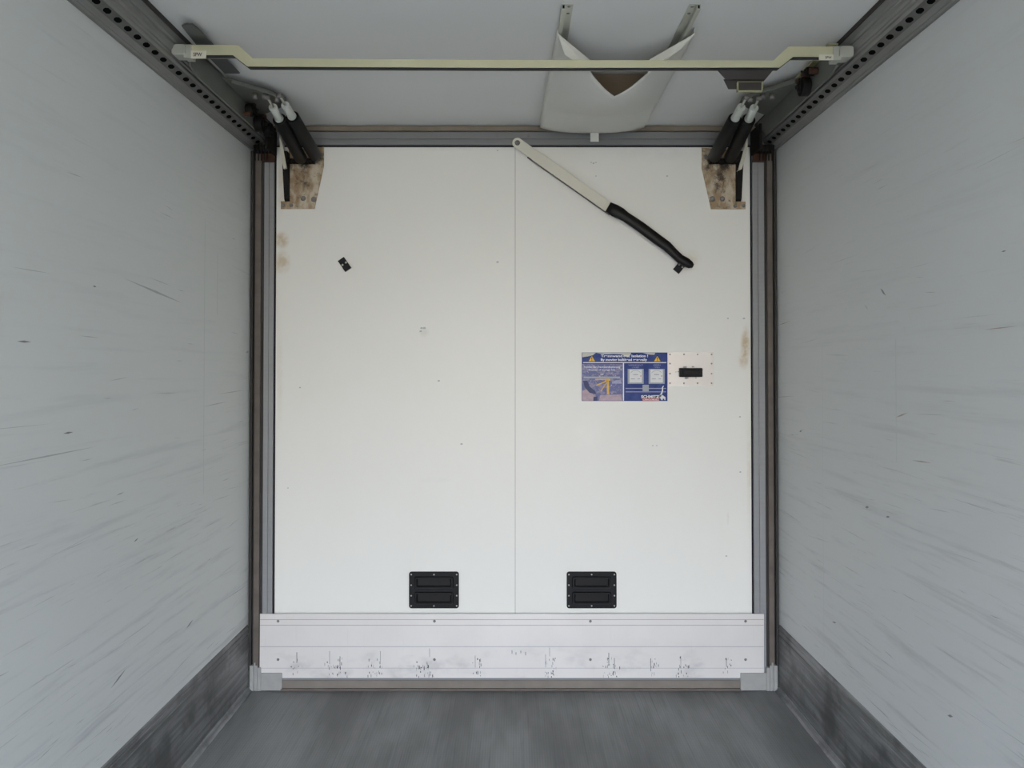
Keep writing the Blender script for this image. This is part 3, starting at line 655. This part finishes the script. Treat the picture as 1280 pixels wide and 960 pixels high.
# ------------------------------------------------------------------ canvas air duct end and its rails
yf, ybk = 2.637, 3.63
ad = empty('air_duct', (.37, 3.1, HT), 'white canvas air duct end hanging under the ceiling with a V shaped mouth', 'air duct')
NS, NTT = 32, 24
def duct(sv, tv):
    u = abs(2 * sv - 1); front = yf + .315 * (1 - u) ** 1.0
    y = front + (ybk - front) * tv
    xa = .146 + (.120 - .146) * tv; xb = .606 + (.598 - .606) * tv
    yy = (y - yf) / (ybk - yf); us = max(0, math.sqrt(u * u + .012) - .11) / .896
    edge = .019 + .020 * min(1, yy * 1.15)
    sag = edge + (.047 - .022 * yy + .060 * math.sin(math.pi * min(1, yy * 1.3 + .05))) * (1 - us ** (1.15 + 1.4 * yy))
    return Vector((xa + (xb - xa) * sv, y, HT - sag + .003 * math.sin(sv * 17 + tv * 5) * tv * (1 - tv) * 2))
w = MB(); g = [[w.bm.verts.new(duct(i / NS, j / NTT)) for j in range(NTT + 1)] for i in range(NS + 1)]
for i in range(NS):
    for j in range(NTT): f = w.bm.faces.new((g[i][j], g[i + 1][j], g[i + 1][j + 1], g[i][j + 1])); f.smooth = True
rim = [g[0][j] for j in range(NTT + 1)] + [g[i][NTT] for i in range(1, NS + 1)] + [g[NS][j] for j in range(NTT - 1, -1, -1)]
up = [w.bm.verts.new(Vector((v.co.x, v.co.y, HT - .001))) for v in rim]
for i in range(len(rim) - 1): f = w.bm.faces.new((rim[i], rim[i + 1], up[i + 1], up[i]))
o = w.build('sheet', 'canvas_white', ad); m = o.modifiers.new('thick', 'SOLIDIFY'); m.thickness = .0025; m.offset = -1
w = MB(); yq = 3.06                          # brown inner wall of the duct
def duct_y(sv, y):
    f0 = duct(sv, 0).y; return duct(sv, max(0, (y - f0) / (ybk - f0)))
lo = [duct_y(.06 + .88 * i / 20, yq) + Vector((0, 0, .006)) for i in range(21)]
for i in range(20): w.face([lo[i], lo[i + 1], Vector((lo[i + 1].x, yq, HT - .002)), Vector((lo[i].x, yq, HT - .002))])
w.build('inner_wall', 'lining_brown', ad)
def flap(pts):
    w = MB(); w.prism(pts, (0, .002, .001)); w.build('flap', 'canvas_lit', ad)  # paler copy of the sheet's canvas, light on the turned-out flaps as colour
a_, b_ = duct(.0, 0), duct(.27, 0); flap([a_ + Vector((0, -.004, -.002)), b_ + Vector((0, -.004, 0)), at(737, 74.5, b_.y - .005), at(706, 68.5, 2.715)])
a_, b_ = duct(1.0, 0), duct(.72, 0); flap([a_ + Vector((0, -.004, -.002)), at(851, 61.5, 2.70), at(812, 74.5, b_.y - .005), b_ + Vector((0, -.004, 0))])
w = MB(); w.prism([at(a, b, ybk - .004) for a, b in ((738, 163), (748.5, 163), (748.5, 177), (738, 177))], (0, .002, 0)); w.build('tab', 'canvas_white', ad)
for (x0_, x1_, lab, zz) in ((.150, .186, 'short metal channel on the ceiling at the duct corner nearer the middle of the trailer', 1), (.548, .584, 'short metal channel on the ceiling at the duct corner nearer the right wall', -1)):
    y0, y1 = 2.465, 2.84; xm = (x0_ + x1_) / 2
    e = empty('duct_rail', (xm, 2.6, HT), lab, 'rail', 'short channels at the duct mouth')
    w = MB(); w.box((x0_, y0, HT - .003), (x1_, y1, HT - .0005))
    r0, r1 = (x0_, x0_ + .012) if zz > 0 else (x1_ - .012, x1_)
    w.box((r0, y0, HT - .014), (r0 + .0025, y1, HT - .002)); w.box((r1 - .0025, y0, HT - .014), (r1, y1, HT - .002)); w.box((r0, y0, HT - .0165), (r1, y1, HT - .014))
    w.build('channel', 'zinc_grey', e)
    xc = (r1 + x1_) / 2 if zz > 0 else (x0_ + r0) / 2
    for dy_ in (.012, .06): MB().dome((xc, y0 + dy_, HT - .003), .0055, (0, 0, -1)).build('screw', 'screw_dull', e)
    MB().box((r0 + .003, y0 + .001, HT - .0135), (r1 - .003, y0 + .004, HT - .003)).build('end_infill', 'rail_bore', e)  # near-black block just inside the channel's open end
